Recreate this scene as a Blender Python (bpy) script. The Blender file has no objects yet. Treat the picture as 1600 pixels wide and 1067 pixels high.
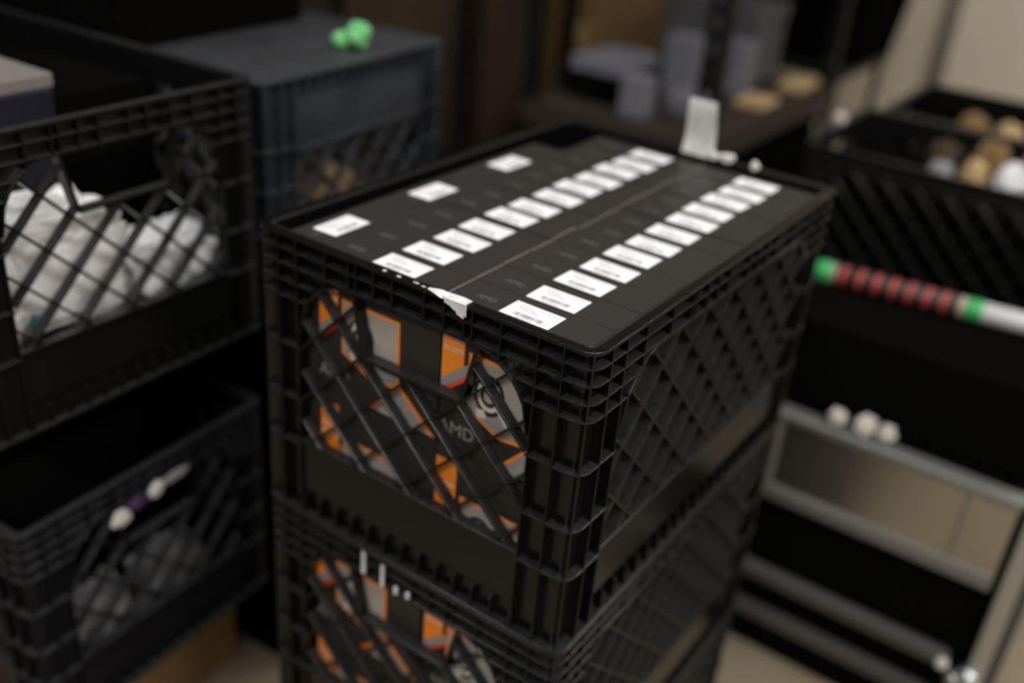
import bpy, bmesh, math, random
from mathutils import Vector, Matrix, noise
random.seed(7)
sc = bpy.context.scene
COL = sc.collection
PI = math.pi
H = 0.282                     # stacking height of one crate
ZT = 3 * H                    # top of the main stack above the floor

# ------------------------------------------------------------------ camera
cam = bpy.data.cameras.new('camera')
cam.sensor_width = 36.0
cam.lens = 1580.07 / 1600 * 36.0
cam.clip_start = 0.02
cam.dof.use_dof = True
cam.dof.focus_distance = 0.69
cam.dof.aperture_fstop = 2.1
camo = bpy.data.objects.new('camera', cam)
COL.objects.link(camo)
R0 = Vector((0.5759989, -0.8136723, 0.0785026))
R1 = Vector((-0.3453702, -0.3292743, -0.8788048))
R2 = Vector((0.7409080, 0.4790781, -0.4706798))
m = Matrix((R0, -R1, -R2)).transposed().to_4x4()
m.translation = Vector((-0.5379137, -0.2771812, 0.3279837 + ZT))
camo.matrix_world = m
sc.camera = camo

# ------------------------------------------------------------------ light
sc.view_settings.view_transform = 'Standard'
sc.view_settings.look = 'None'
sc.view_settings.exposure = 0.0
sc.view_settings.gamma = 1.0
sc.view_settings.use_curve_mapping = False
world = bpy.data.worlds.new('world')
sc.world = world
world.use_nodes = True
world.node_tree.nodes['Background'].inputs[0].default_value = (1.0, 0.93, 0.85, 1)
world.node_tree.nodes['Background'].inputs[1].default_value = 0.012


def area(name, loc, size, power, col, rot=(0, 0, 0)):
    l = bpy.data.lights.new(name, 'AREA')
    l.shape = 'RECTANGLE'
    l.size, l.size_y = size
    l.energy = power
    l.color = col
    o = bpy.data.objects.new(name, l)
    o.location = loc
    o.rotation_euler = rot
    COL.objects.link(o)
    return o


area('unseen_ceiling_light', (-0.25, -1.70, 2.55), (1.2, 0.22), 42, (0.985, 0.985, 1.0))
area('unseen_ceiling_light', (-1.95, -0.55, 2.55), (0.22, 1.2), 42, (0.985, 0.985, 1.0))
area('unseen_ceiling_light', (-0.60, 1.02, 2.55), (1.2, 0.12), 14, (0.985, 0.985, 1.0))  # thin lamp added to put glints on the front flange edges
area('unseen_ceiling_light', (0.75, 0.10, 2.55), (0.6, 1.2), 13, (0.985, 0.985, 1.0))
area('unseen_ceiling_light', (2.0, -0.95, 2.55), (0.2, 1.2), 17, (0.99, 0.985, 0.99))  # lamp added to brighten the cream wall and glint the right-hand edges


# ------------------------------------------------------------------ materials
def mat(name, col, rough=0.5, metal=0.0, spec=0.5, bump=0.0, bscale=200.0, bev=0.0, var=0.0, vscale=8.0,
        specks=0.0, coat=0.0, up_grey=0.0):
    mt = bpy.data.materials.new(name)
    mt.use_nodes = True
    nt = mt.node_tree
    b = nt.nodes['Principled BSDF']
    b.inputs['Base Color'].default_value = (*col, 1)
    b.inputs['Roughness'].default_value = rough
    b.inputs['Metallic'].default_value = metal
    b.inputs['Specular IOR Level'].default_value = spec
    b.inputs['Coat Weight'].default_value = coat
    tc = nt.nodes.new('ShaderNodeTexCoord')
    nrm = None
    if bev > 0:
        bv = nt.nodes.new('ShaderNodeBevel')
        bv.samples = 4
        bv.inputs['Radius'].default_value = bev
        nrm = bv.outputs[0]
    if bump > 0:
        n = nt.nodes.new('ShaderNodeTexNoise')
        n.inputs['Scale'].default_value = bscale
        n.inputs['Detail'].default_value = 3
        nt.links.new(tc.outputs['Object'], n.inputs['Vector'])
        bp = nt.nodes.new('ShaderNodeBump')
        bp.inputs['Strength'].default_value = bump
        bp.inputs['Distance'].default_value = 0.001
        nt.links.new(n.outputs[0], bp.inputs['Height'])
        if nrm is not None:
            nt.links.new(nrm, bp.inputs['Normal'])
        nrm = bp.outputs[0]
    if nrm is not None:
        nt.links.new(nrm, b.inputs['Normal'])
    src = None
    if var > 0:
        n = nt.nodes.new('ShaderNodeTexNoise')
        n.inputs['Scale'].default_value = vscale
        n.inputs['Detail'].default_value = 5
        nt.links.new(tc.outputs['Object'], n.inputs['Vector'])
        r = nt.nodes.new('ShaderNodeValToRGB')
        r.color_ramp.elements[0].position = 0.3
        r.color_ramp.elements[1].position = 0.75
        r.color_ramp.elements[0].color = (*[c * (1 - var) for c in col], 1)
        r.color_ramp.elements[1].color = (*[min(1, c * (1 + var)) for c in col], 1)
        nt.links.new(n.outputs[0], r.inputs[0])
        src = r.outputs[0]
    if specks > 0:
        v = nt.nodes.new('ShaderNodeTexNoise')
        v.inputs['Scale'].default_value = 900
        v.inputs['Detail'].default_value = 2
        nt.links.new(tc.outputs['Object'], v.inputs['Vector'])
        r = nt.nodes.new('ShaderNodeValToRGB')
        r.color_ramp.elements[0].position = 0.70
        r.color_ramp.elements[1].position = 0.78
        nt.links.new(v.outputs[0], r.inputs[0])
        mx = nt.nodes.new('ShaderNodeMixRGB')
        nt.links.new(r.outputs[0], mx.inputs[0])
        if src is not None:
            nt.links.new(src, mx.inputs[1])
        else:
            mx.inputs[1].default_value = (*col, 1)
        mx.inputs[2].default_value = (specks, specks, specks, 1)
        src = mx.outputs[0]
    if up_grey > 0:                       # mottled grey mixed into the upward faces
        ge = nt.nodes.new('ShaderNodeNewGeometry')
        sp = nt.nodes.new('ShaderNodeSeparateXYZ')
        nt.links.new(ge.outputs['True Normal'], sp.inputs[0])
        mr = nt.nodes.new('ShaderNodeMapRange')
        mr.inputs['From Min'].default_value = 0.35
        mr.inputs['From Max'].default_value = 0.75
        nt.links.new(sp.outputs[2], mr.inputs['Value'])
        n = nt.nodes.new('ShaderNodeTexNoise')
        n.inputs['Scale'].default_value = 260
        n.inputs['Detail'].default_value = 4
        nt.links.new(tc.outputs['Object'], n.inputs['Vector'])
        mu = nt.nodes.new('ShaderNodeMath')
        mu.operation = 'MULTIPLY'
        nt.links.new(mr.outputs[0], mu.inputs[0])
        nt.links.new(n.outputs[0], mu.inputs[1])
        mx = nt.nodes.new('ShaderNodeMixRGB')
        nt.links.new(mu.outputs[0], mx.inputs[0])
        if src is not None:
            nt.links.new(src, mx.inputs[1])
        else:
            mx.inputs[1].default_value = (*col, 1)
        mx.inputs[2].default_value = (up_grey, up_grey, up_grey, 1)
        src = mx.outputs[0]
    if src is not None:
        nt.links.new(src, b.inputs['Base Color'])
    return mt


M = {}
M['plastic'] = mat('black_crate_plastic', (0.0036, 0.0036, 0.0039), 0.2, spec=0.40, bump=0.06, bscale=700, up_grey=0.042)
M['plastic_lip'] = mat('scuffed_black_crate_plastic', (0.0040, 0.0040, 0.0040), 0.22, spec=0.40, bump=0.35, bscale=500, specks=0.10)
M['plastic_worn'] = mat('worn_black_crate_plastic', (0.0050, 0.0050, 0.0050), 0.3, spec=0.4, bump=0.12, bscale=400, bev=0.0008, up_grey=0.045)
M['plastic_blueblack'] = mat('blue_black_crate_plastic', (0.0052, 0.0052, 0.0075), 0.36, spec=0.36, bump=0.2, bscale=400, bev=0.0008, up_grey=0.06)
M['plastic_blue'] = mat('slate_blue_crate_plastic', (0.022, 0.026, 0.035), 0.5, spec=0.4, bump=0.2, bscale=300, bev=0.001, var=0.7, vscale=9, up_grey=0.05)  # upturned crate with a dusty top
M['carton_black'] = mat('satin_black_carton', (0.028, 0.026, 0.024), 0.42, spec=0.35, bump=0.05, bscale=900, bev=0.0006, specks=0.03)
M['edge'] = mat('worn_carton_edge', (0.16, 0.14, 0.12), 0.7)
M['label'] = mat('white_label_paper', (0.86, 0.86, 0.87), 0.55)
M['ink'] = mat('grey_printing_ink', (0.10, 0.10, 0.12), 0.6)
M['logo'] = mat('dark_grey_print', (0.11, 0.107, 0.104), 0.45)
M['logo_l'] = mat('light_grey_print', (0.27, 0.26, 0.25), 0.5)
M['orange'] = mat('orange_print', (0.92, 0.27, 0.02), 0.45)
M['redor'] = mat('red_orange_print', (0.75, 0.10, 0.02), 0.45)
M['panel'] = mat('warm_grey_print', (0.40, 0.36, 0.31), 0.4, var=0.12, vscale=30)
M['stripe'] = mat('mid_grey_print', (0.30, 0.29, 0.28), 0.45)
M['cream'] = mat('pale_grey_print', (0.70, 0.65, 0.56), 0.45)
M['tape'] = mat('white_tape', (0.68, 0.67, 0.65), 0.6, bump=0.5, bscale=150, var=0.2, vscale=60)
M['paper'] = mat('white_crumpled_plastic', (0.80, 0.80, 0.81), 0.45, bump=0.3, bscale=60)
M['paper_grey'] = mat('grey_translucent_bag', (0.30, 0.30, 0.31), 0.35, bump=0.3, bscale=60)
M['card'] = mat('brown_cardboard', (0.22, 0.13, 0.05), 0.8, var=0.12, vscale=6, bump=0.1, bscale=120)
M['card_dk'] = mat('dark_brown_cardboard', (0.06, 0.035, 0.018), 0.8, var=0.2, vscale=5)
M['card_bk'] = mat('black_cardboard', (0.0035, 0.0033, 0.0031), 0.95, spec=0.0)
M['tan'] = mat('tan_paper', (0.50, 0.35, 0.17), 0.7, var=0.25, vscale=30)
M['steel'] = mat('black_rack_steel', (0.006, 0.006, 0.006), 0.5, spec=0.25)
M['navy'] = mat('navy_plastic', (0.008, 0.008, 0.017), 0.45)
M['teal'] = mat('teal_plastic', (0.01, 0.16, 0.15), 0.5)
M['green'] = mat('bright_green_plastic', (0.17, 0.56, 0.20), 0.5, var=0.15, vscale=40)
M['green2'] = mat('green_rubber', (0.03, 0.38, 0.09), 0.45)
M['red'] = mat('brick_red_rubber', (0.44, 0.055, 0.035), 0.5)
M['grip'] = mat('black_rubber', (0.014, 0.015, 0.017), 0.5)
M['beige'] = mat('beige_ring_plastic', (0.42, 0.34, 0.27), 0.5)
M['shaft'] = mat('white_enamel', (0.62, 0.63, 0.62), 0.35)
M['alu'] = mat('grey_brushed_metal', (0.50, 0.47, 0.41), 0.24, metal=0.95, var=0.1, vscale=5)
M['aluedge'] = mat('grey_metal_edging', (0.23, 0.23, 0.215), 0.4, metal=0.5)
M['aludark'] = mat('dark_grey_edging', (0.085, 0.083, 0.083), 0.45, metal=0.3)
M['edging'] = mat('beige_metal_edging', (0.36, 0.33, 0.28), 0.5, metal=0.2)
M['chrome'] = mat('bright_steel_fitting', (0.62, 0.66, 0.66), 0.22, metal=0.9)
M['foam'] = mat('white_foam', (0.62, 0.57, 0.52), 0.8)
M['wall'] = mat('cream_wall_paint', (0.68, 0.60, 0.48), 0.8, var=0.04, vscale=3)
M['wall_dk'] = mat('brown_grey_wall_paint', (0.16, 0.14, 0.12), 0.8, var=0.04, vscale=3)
M['ceil'] = mat('white_ceiling_paint', (0.70, 0.68, 0.64), 0.9)
M['floor'] = mat('tan_floor', (0.25, 0.203, 0.132), 0.6, var=0.12, vscale=4)
M['pipe'] = mat('grey_green_pipe', (0.27, 0.27, 0.23), 0.5)
M['shelf'] = mat('dark_brown_shelf_board', (0.035, 0.027, 0.02), 0.7, spec=0.2)
M['greybox'] = mat('grey_brown_card', (0.17, 0.15, 0.135), 0.7, var=0.1, vscale=20)
M['dkgrey'] = mat('dark_grey_plastic', (0.085, 0.085, 0.09), 0.5)
M['lilac'] = mat('pale_blue_grey_paper', (0.16, 0.16, 0.19), 0.7)
M['purple'] = mat('purple_print', (0.07, 0.03, 0.10), 0.5)


# ------------------------------------------------------------------ mesh builder
class MB:
    def __init__(s):
        s.v, s.f, s.m = [], [], []

    def face(s, idx, mi=0):
        s.f.append(idx)
        s.m.append(mi)

    def box(s, x0, x1, y0, y1, z0, z1, mi=0):
        n = len(s.v)
        s.v += [(x, y, z) for z in (z0, z1) for y in (y0, y1) for x in (x0, x1)]
        for q in ((0, 2, 3, 1), (4, 5, 7, 6), (0, 1, 5, 4), (2, 6, 7, 3), (0, 4, 6, 2), (1, 3, 7, 5)):
            s.face([n + i for i in q], mi)

    def prism(s, P, poly, d0, d1, mi=0):
        """polygon (u, z) extruded from depth d0 to d1 through the mapping P(u, z, d)"""
        n, k = len(s.v), len(poly)
        s.v += [tuple(P(u, z, d0)) for u, z in poly] + [tuple(P(u, z, d1)) for u, z in poly]
        s.face([n + i for i in range(k)], mi)
        s.face([n + k + i for i in reversed(range(k))], mi)
        for i in range(k):
            j = (i + 1) % k
            s.face([n + i, n + k + i, n + k + j, n + j], mi)

    def bar(s, P, a, b, t, d0, d1, mi=0):
        (u0, z0), (u1, z1) = a, b
        l = math.hypot(u1 - u0, z1 - z0)
        if l < 1e-6:
            return
        px, pz = -(z1 - z0) / l * t / 2, (u1 - u0) / l * t / 2
        s.prism(P, [(u0 + px, z0 + pz), (u1 + px, z1 + pz), (u1 - px, z1 - pz), (u0 - px, z0 - pz)], d0, d1, mi)

    def strip_solid(s, outer, inner, z0, z1, closed, mi=0):
        k, n = len(outer), len(s.v)
        for z in (z0, z1):
            s.v += [(x, y, z) for x, y in outer]
            s.v += [(x, y, z) for x, y in inner]
        rng = range(k) if closed else range(k - 1)
        for i in rng:
            j = (i + 1) % k
            a, b, c, d = n + i, n + j, n + k + i, n + k + j
            o = 2 * k
            s.face([a, c, d, b], mi)
            s.face([a + o, b + o, d + o, c + o], mi)
            s.face([a, b, b + o, a + o], mi)
            s.face([c, c + o, d + o, d], mi)
        if not closed:
            for i in (0, k - 1):
                s.face([n + i, n + i + 2 * k, n + k + i + 2 * k, n + k + i], mi)

    def lathe(s, pts, axis='z', n=24, mi=0, off=(0, 0, 0)):
        """pts: (radius, position) profile"""
        b = len(s.v)
        for r, h in pts:
            for i in range(n):
                a = 2 * PI * i / n
                c, e = r * math.cos(a), r * math.sin(a)
                p = {'z': (c, e, h), 'y': (c, h, e), 'x': (h, c, e)}[axis]
                s.v.append((p[0] + off[0], p[1] + off[1], p[2] + off[2]))
        for k in range(len(pts) - 1):
            for i in range(n):
                j = (i + 1) % n
                s.face([b + k * n + i, b + k * n + j, b + (k + 1) * n + j, b + (k + 1) * n + i], mi)
        s.face([b + i for i in reversed(range(n))], mi)
        s.face([b + (len(pts) - 1) * n + i for i in range(n)], mi)

    def mesh(s, name, mats, smooth=False):
        me = bpy.data.meshes.new(name)
        me.from_pydata(s.v, [], s.f)
        for mt in (mats if isinstance(mats, (list, tuple)) else [mats]):
            me.materials.append(mt)
        me.polygons.foreach_set('material_index', s.m)
        bm = bmesh.new()
        bm.from_mesh(me)
        bmesh.ops.recalc_face_normals(bm, faces=bm.faces)
        bm.to_mesh(me)
        bm.free()
        if smooth:
            me.polygons.foreach_set('use_smooth', [True] * len(me.polygons))
        me.update()
        return me


def obj(name, me, parent=None, loc=(0, 0, 0), rot=(0, 0, 0)):
    o = bpy.data.objects.new(name, me)
    COL.objects.link(o)
    o.location = loc
    o.rotation_euler = rot
    if parent is not None:
        o.parent = parent
    return o


def tag(o, label, cat, group=None):
    o['label'] = label
    o['category'] = cat
    if group:
        o['group'] = group
    return o


def thing(name, label, cat, loc=(0, 0, 0), rot=(0, 0, 0), group=None):
    return tag(obj(name, None, None, loc, rot), label, cat, group)


def struct(name, mb, mt):
    o = obj(name, mb.mesh(name, mt))
    o['kind'] = 'structure'
    return o


def bevel(o, w, seg=2):
    md = o.modifiers.new('bevel', 'BEVEL')
    md.width = w
    md.segments = seg
    md.limit_method = 'ANGLE'
    return o


def text_mesh(txt, size, mt, ext=0.0001):
    c = bpy.data.curves.new('lettering', 'FONT')
    c.body = txt
    c.size = size
    c.extrude = ext
    c.align_x = 'CENTER'
    c.align_y = 'CENTER'
    o = bpy.data.objects.new('lettering', c)
    COL.objects.link(o)
    dg = bpy.context.evaluated_depsgraph_get()
    me = bpy.data.meshes.new_from_object(o.evaluated_get(dg))
    bpy.data.objects.remove(o)
    me.materials.clear()
    me.materials.append(mt)
    return me


def lump_mesh(name, sx, sy, sz, mt, seed=0, amp=0.25, freq=2.5, sub=4, flat=False):
    """a crumpled closed lump standing on z = 0"""
    bm = bmesh.new()
    bmesh.ops.create_icosphere(bm, subdivisions=sub, radius=1.0)
    so = Vector((seed * 3.1, seed * 1.7, seed * 5.3))
    for v in bm.verts:
        d = v.co.normalized()
        k = 1 + amp * noise.noise(d * freq + so) + amp * 0.6 * abs(noise.noise(d * freq * 2.3 + so)) - amp * 0.3
        k += amp * 0.30 * abs(noise.noise(d * freq * 4.7 + so)) - amp * 0.12 * abs(noise.noise(d * freq * 9.1 + so))
        if flat:
            d = Vector([math.copysign(abs(c) ** 0.55, c) for c in d])
        v.co = Vector((d.x * sx * k, d.y * sy * k, d.z * sz * k))
    zmin = min(v.co.z for v in bm.verts)
    for v in bm.verts:
        v.co.z -= zmin
    me = bpy.data.meshes.new(name)
    bm.to_mesh(me)
    bm.free()
    me.materials.append(mt)
    return me


# ------------------------------------------------------------------ room
X0, X1, Y0, Y1, ZC = -2.6, 3.0, -2.2, 2.5, 2.62
b = MB(); b.box(X0, X1, Y0, Y1, -0.1, 0); struct('floor', b, M['floor'])
b = MB(); b.box(X0, X1, Y0, Y1, ZC, ZC + 0.1); struct('ceiling', b, M['ceil'])
b = MB(); b.box(X1, X1 + 0.1, Y0, Y1, 0, ZC); struct('wall_back', b, M['wall'])
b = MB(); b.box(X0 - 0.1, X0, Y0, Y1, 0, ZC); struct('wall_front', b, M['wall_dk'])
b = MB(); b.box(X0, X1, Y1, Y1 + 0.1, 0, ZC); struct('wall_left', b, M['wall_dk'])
b = MB(); b.box(X0, X1, Y0 - 0.1, Y0, 0, ZC); struct('wall_right', b, M['wall'])
b = MB(); b.lathe([(0.021, 0.0), (0.021, ZC)], 'z', 16)
tag(obj('conduit_pipe', b.mesh('conduit_pipe', M['pipe'], True), None, (X1 - 0.024, 0.455, 0)),
    'grey-green vertical pipe running up the cream wall at the right', 'pipe')


# ------------------------------------------------------------------ milk crate
def crate_meshes(L, W, h, tag_=''):
    """returns {part name: [MB, ...]}; local origin at the middle of the base"""
    T = {}
    faces = [
        (W, lambda u, z, d: (-L / 2 + d, -W / 2 + u, z)),
        (W, lambda u, z, d: (L / 2 - d, W / 2 - u, z)),
        (L, lambda u, z, d: (-L / 2 + u, -W / 2 + d, z)),
        (L, lambda u, z, d: (L / 2 - u, W / 2 - d, z)),
    ]
    PW, IN, OUT = 0.052, 0.0100, 0.0010        # post width, inner wall inset, rib tip inset
    zop = h - 0.198                             # bottom of the lattice opening

    def top(u, S):
        q = min(u, S - u)
        t = (q - PW) / 0.055
        if t >= 1:
            return h - 0.030
        t = max(t, 0)
        return h - 0.030 - 0.058 * (1 - math.sqrt(max(0, 1 - (1 - t) ** 2)))

    def hand(u, z, S):
        zz = z - h
        if S > 0.4 or zz < -0.085 or zz > -0.028:
            return False
        f = (zz + 0.085) / 0.055
        c = abs(u - 0.1645)
        return c < 0.050 + 0.013 * f

    def loop(i, r, n=6):
        pts = []
        for cx, cy, a0 in ((1, 1, 0), (-1, 1, 90), (-1, -1, 180), (1, -1, 270)):
            for k in range(n + 1):
                a = math.radians(a0 + 90 * k / n)
                pts.append((cx * (L / 2 - i - r) + r * math.cos(a), cy * (W / 2 - i - r) + r * math.sin(a)))
        return pts

    def corner(sx, sy, e, i, j, r, n=6):
        def path(ins, rr):
            c = i + r
            p = [(e, ins)]
            for k in range(n + 1):
                a = math.radians(90 * k / n)
                p.append((c - rr * math.sin(a), c - rr * math.cos(a)))
            p.append((ins, e))
            return [(sx * (L / 2 - a), sy * (W / 2 - b_)) for a, b_ in p]
        return path(i, r), path(j, max(r - (j - i), 0.0005))

    # rim lip and collar ---------------------------------------------------
    l_ = MB()
    l_.strip_solid(loop(0.0, 0.015), loop(0.0088, 0.0070), h - 0.0030, h, True)
    T['rim_lip'] = [l_]
    c = MB()
    c.strip_solid(loop(0.0086, 0.0072), loop(0.0105, 0.0060), h - 0.007, h - 0.0012, True)
    for zz in (0.0145, 0.0285):
        c.strip_solid(loop(OUT, 0.0145), loop(IN, 0.006), h - zz - 0.0007, h - zz + 0.0007, True)
    for sx in (-1, 1):
        for sy in (-1, 1):
            for zz, e in ((0.0435, 0.066), (0.0585, 0.058)):
                o_, i_ = corner(sx, sy, e, OUT, IN, 0.0145)
                c.strip_solid(o_, i_, h - zz - 0.0007, h - zz + 0.0007, False)
            o_, i_ = corner(sx, sy, PW, IN, 0.0120, 0.0065)
            c.strip_solid(o_, i_, h - 0.0605, h - 0.001, False)
    for S, P in faces:
        N = 44
        us = [PW + (S - 2 * PW) * k / N for k in range(N + 1)]
        for a, b_ in zip(us[:-1], us[1:]):
            c.prism(P, [(a, top(a, S)), (b_, top(b_, S)), (b_, h - 0.001), (a, h - 0.001)], IN, 0.0120)
            c.bar(P, (a, top(a, S)), (b_, top(b_, S)), 0.0018, OUT, 0.0120)
        if S < 0.4:
            half = [0.0275, 0.049, 0.082, 0.108, 0.1155, 0.1345, 0.154]
        else:
            half = [0.0255, 0.047, 0.077, 0.119, 0.154, 0.161, 0.182, 0.203, 0.224]
        for u0 in half:
            for u in (u0, S - u0):
                zb = h - 0.0585 if u0 < PW else top(u, S)
                c.prism(P, [(u - 0.0007, zb), (u + 0.0007, zb), (u + 0.0007, h - 0.002), (u - 0.0007, h - 0.002)], OUT, IN)
    T['collar'] = [c]
    # corner posts ---------------------------------------------------
    T['corner_post'] = []
    for sx in (-1, 1):
        for sy in (-1, 1):
            p = MB()
            o_, i_ = corner(sx, sy, PW, IN, 0.0120, 0.006)
            p.strip_solid(o_, i_, 0.004, h - 0.0603, False)
            for zz in (0.104, 0.157, 0.204):
                if h - zz > 0.03:
                    o_, i_ = corner(sx, sy, PW, OUT, IN, 0.0145)
                    p.strip_solid(o_, i_, h - zz - 0.0008, h - zz + 0.0008, False)
            for zs, ze in ((0.0035, h - 0.0596),):
                for u in (0.0275, 0.0495):
                    x = sx * (L / 2 - u)
                    y0, y1 = sorted((sy * (W / 2 - OUT), sy * (W / 2 - IN)))
                    p.box(x - 0.0007, x + 0.0007, y0, y1, zs, ze)
                    y = sy * (W / 2 - u)
                    x0, x1 = sorted((sx * (L / 2 - OUT), sx * (L / 2 - IN)))
                    p.box(x0, x1, y - 0.0007, y + 0.0007, zs, ze)
                # rib on the corner diagonal (runs up through the collar too)
                a, e = 0.0054, 0.0125
                q = 0.00065
                n = len(p.v)
                for z in (zs, h - 0.003):
                    for (aa, bb) in ((a - q, a + q), (a + q, a - q), (e + q, e - q), (e - q, e + q)):
                        p.v.append((sx * (L / 2 - aa), sy * (W / 2 - bb), z))
                for f in ((0, 1, 2, 3), (4, 7, 6, 5), (0, 4, 5, 1), (1, 5, 6, 2), (2, 6, 7, 3), (3, 7, 4, 0)):
                    p.face([n + i for i in f])
            T['corner_post'].append(p)
    # lattice panels ---------------------------------------------------
    T['lattice_panel'] = []
    if h > 0.2:
        for S, P in faces:
            g = MB()
            pitch = 0.0515
            s0 = 0.185 - 12 * pitch if S < 0.4 else 0.0615 - 12 * pitch
            for k in range(40):
                s_ = s0 + k * pitch
                for mirror in (False, True):
                    run = None
                    st = 0.0015
                    for i in range(int(0.5 / st)):
                        zz = -0.2 + i * st
                        u = s_ - zz
                        if mirror:
                            u = S - u
                        z = h + zz
                        ok = zz < -0.02 and PW <= u <= S - PW and z <= top(u, S) and not hand(u, z, S)
                        if ok:
                            run = [(u, z), (u, z)] if run is None else [run[0], (u, z)]
                        elif run is not None:
                            if math.dist(*run) > 0.006:
                                g.bar(P, run[0], run[1], 0.0023, OUT + 0.0006, 0.0122)
                            run = None
                    if run is not None:
                        g.bar(P, run[0], run[1], 0.0023, OUT + 0.0006, 0.0122)
            if S < 0.4:
                c_ = 0.1645
                pl = [(c_ - 0.063, h - 0.031), (c_ - 0.050, h - 0.085), (c_ + 0.050, h - 0.085), (c_ + 0.063, h - 0.031)]
                for a, b_ in zip(pl[:-1], pl[1:]):
                    g.bar(P, a, b_, 0.0036, OUT, 0.0122)
            T['lattice_panel'].append(g)
    # lower band ---------------------------------------------------
    T['lower_band'] = []
    for S, P in faces:
        g = MB()
        zt = zop if h > 0.2 else h - 0.062
        g.prism(P, [(PW - 0.002, zt - 0.002), (S - PW + 0.002, zt - 0.002), (S - PW + 0.002, zt + 0.0008), (PW - 0.002, zt + 0.0008)], OUT, 0.0120)
        g.prism(P, [(PW - 0.002, 0.030), (S - PW + 0.002, 0.030), (S - PW + 0.002, zt), (PW - 0.002, zt)], 0.0045, 0.0068)
        g.prism(P, [(PW - 0.002, 0.0035), (S - PW + 0.002, 0.0035), (S - PW + 0.002, 0.034), (PW - 0.002, 0.034)], IN, 0.0120)
        g.prism(P, [(PW - 0.002, 0.029), (S - PW + 0.002, 0.029), (S - PW + 0.002, 0.0312), (PW - 0.002, 0.0312)], 0.0045, IN)
        n = int((S - 2 * PW) / 0.0195)
        for k in range(n + 1):
            u = PW + (S - 2 * PW) * k / n
            g.prism(P, [(u - 0.0009, 0.003), (u + 0.0009, 0.003), (u + 0.0009, 0.024), (u - 0.0009, 0.024)], OUT + 0.001, IN)
        T['lower_band'].append(g)
    # floor of the crate -------------------------------------------
    f = MB()
    f.strip_solid(loop(0.0004, 0.0145), loop(0.0135, 0.0055), 0.0003, 0.0036, True)
    f.box(-L / 2 + 0.0118, L / 2 - 0.0118, -W / 2 + 0.0118, W / 2 - 0.0118, 0.0015, 0.006)
    T['crate_floor'] = [f]
    return T


LX, WY = 0.49, 0.34
_T = crate_meshes(LX, WY, H)
_cache = {}


def make_crate(label, mt, loc, rotz=0.0, flip=False, group=None, skip=(), cat='crate'):
    if mt not in _cache:
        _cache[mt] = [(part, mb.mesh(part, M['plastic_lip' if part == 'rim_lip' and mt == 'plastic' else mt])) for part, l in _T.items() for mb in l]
    r = thing('milk_crate', label, cat, loc, (PI if flip else 0, 0, rotz), group)
    for part, me in _cache[mt]:
        o = obj(part, me, r)
        if mt == 'plastic':
            bevel(o, 0.0008 if part == 'rim_lip' else 0.0004, 2)
    return r


def place(cx, cy, a, W_, L_):
    """centre of a crate whose near-left corner is (cx, cy); width along the direction a, length behind it"""
    s = Vector((math.cos(a), math.sin(a)))
    t = Vector((-math.sin(a), math.cos(a)))
    return Vector((cx, cy)) + s * W_ / 2 + t * L_ / 2


G_MAIN = 'stack of black milk crates in the middle'
main_c = (LX / 2, WY / 2)
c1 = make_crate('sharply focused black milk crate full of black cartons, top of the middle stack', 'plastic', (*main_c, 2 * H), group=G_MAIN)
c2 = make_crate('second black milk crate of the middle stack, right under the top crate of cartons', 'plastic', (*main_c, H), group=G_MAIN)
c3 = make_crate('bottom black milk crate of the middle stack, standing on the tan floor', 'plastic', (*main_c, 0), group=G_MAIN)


def ribbon(name, pts, w, mt, parent, th=0.0006):
    """a small piece of torn tape: list of (x, y, z) centres with width vectors"""
    b = MB()
    n = len(pts)
    for (p, q) in pts:
        b.v += [p, q, (p[0] - th, p[1], p[2] + th), (q[0] - th, q[1], q[2] + th)]
    for i in range(n - 1):
        a, c = 4 * i, 4 * i + 4
        for f in ((a, c, c + 1, a + 1), (a + 2, a + 3, c + 3, c + 2), (a, a + 2, c + 2, c), (a + 1, c + 1, c + 3, a + 3)):
            b.face(list(f))
    b.face([0, 1, 3, 2]); e = 4 * n - 4
    b.face([e, e + 2, e + 3, e + 1])
    return obj(name, b.mesh(name, mt), parent)


def crate1(x, y, z):
    """scene point, measured from the top near corner of the main crate, in crate coordinates"""
    return (x - LX / 2, y - WY / 2, z + H)


# torn white tape on the near rim, scraps on the far rim, paint smears on the second crate
t = ribbon('torn_tape', [(crate1(0.001, 0.150, 0.0006), crate1(0.004, 0.151, 0.0006)),
                         (crate1(-0.0012, 0.142, 0.0006), crate1(0.008, 0.141, 0.0006)),
                         (crate1(-0.0012, 0.136, -0.0012), crate1(0.0075, 0.1365, 0.0006)),
                         (crate1(-0.0012, 0.128, 0.0002), crate1(0.0085, 0.129, 0.0006)),
                         (crate1(-0.0012, 0.120, 0.0002), crate1(0.009, 0.121, 0.0006)),
                         (crate1(-0.0012, 0.113, 0.0006), crate1(0.008, 0.113, 0.0006))], 0.01, M['tape'], c1)
t['label'] = 'torn white tape remnant on the near rim'
b = MB()
for y0, y1, z0 in ((0.133, 0.126, -0.003), (0.126, 0.121, -0.0055), (0.121, 0.1145, -0.009), (0.1145, 0.1125, -0.007)):
    b.prism(lambda u, z, d: (-LX / 2 - d, u - WY / 2, z + H), [(y0, 0.001), (y1, 0.001), (y1, z0 - 0.002), (y0, z0)], 0.0003, 0.0011)
obj('torn_tape_flap', b.mesh('torn_tape_flap', M['tape']), c1)
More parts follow.
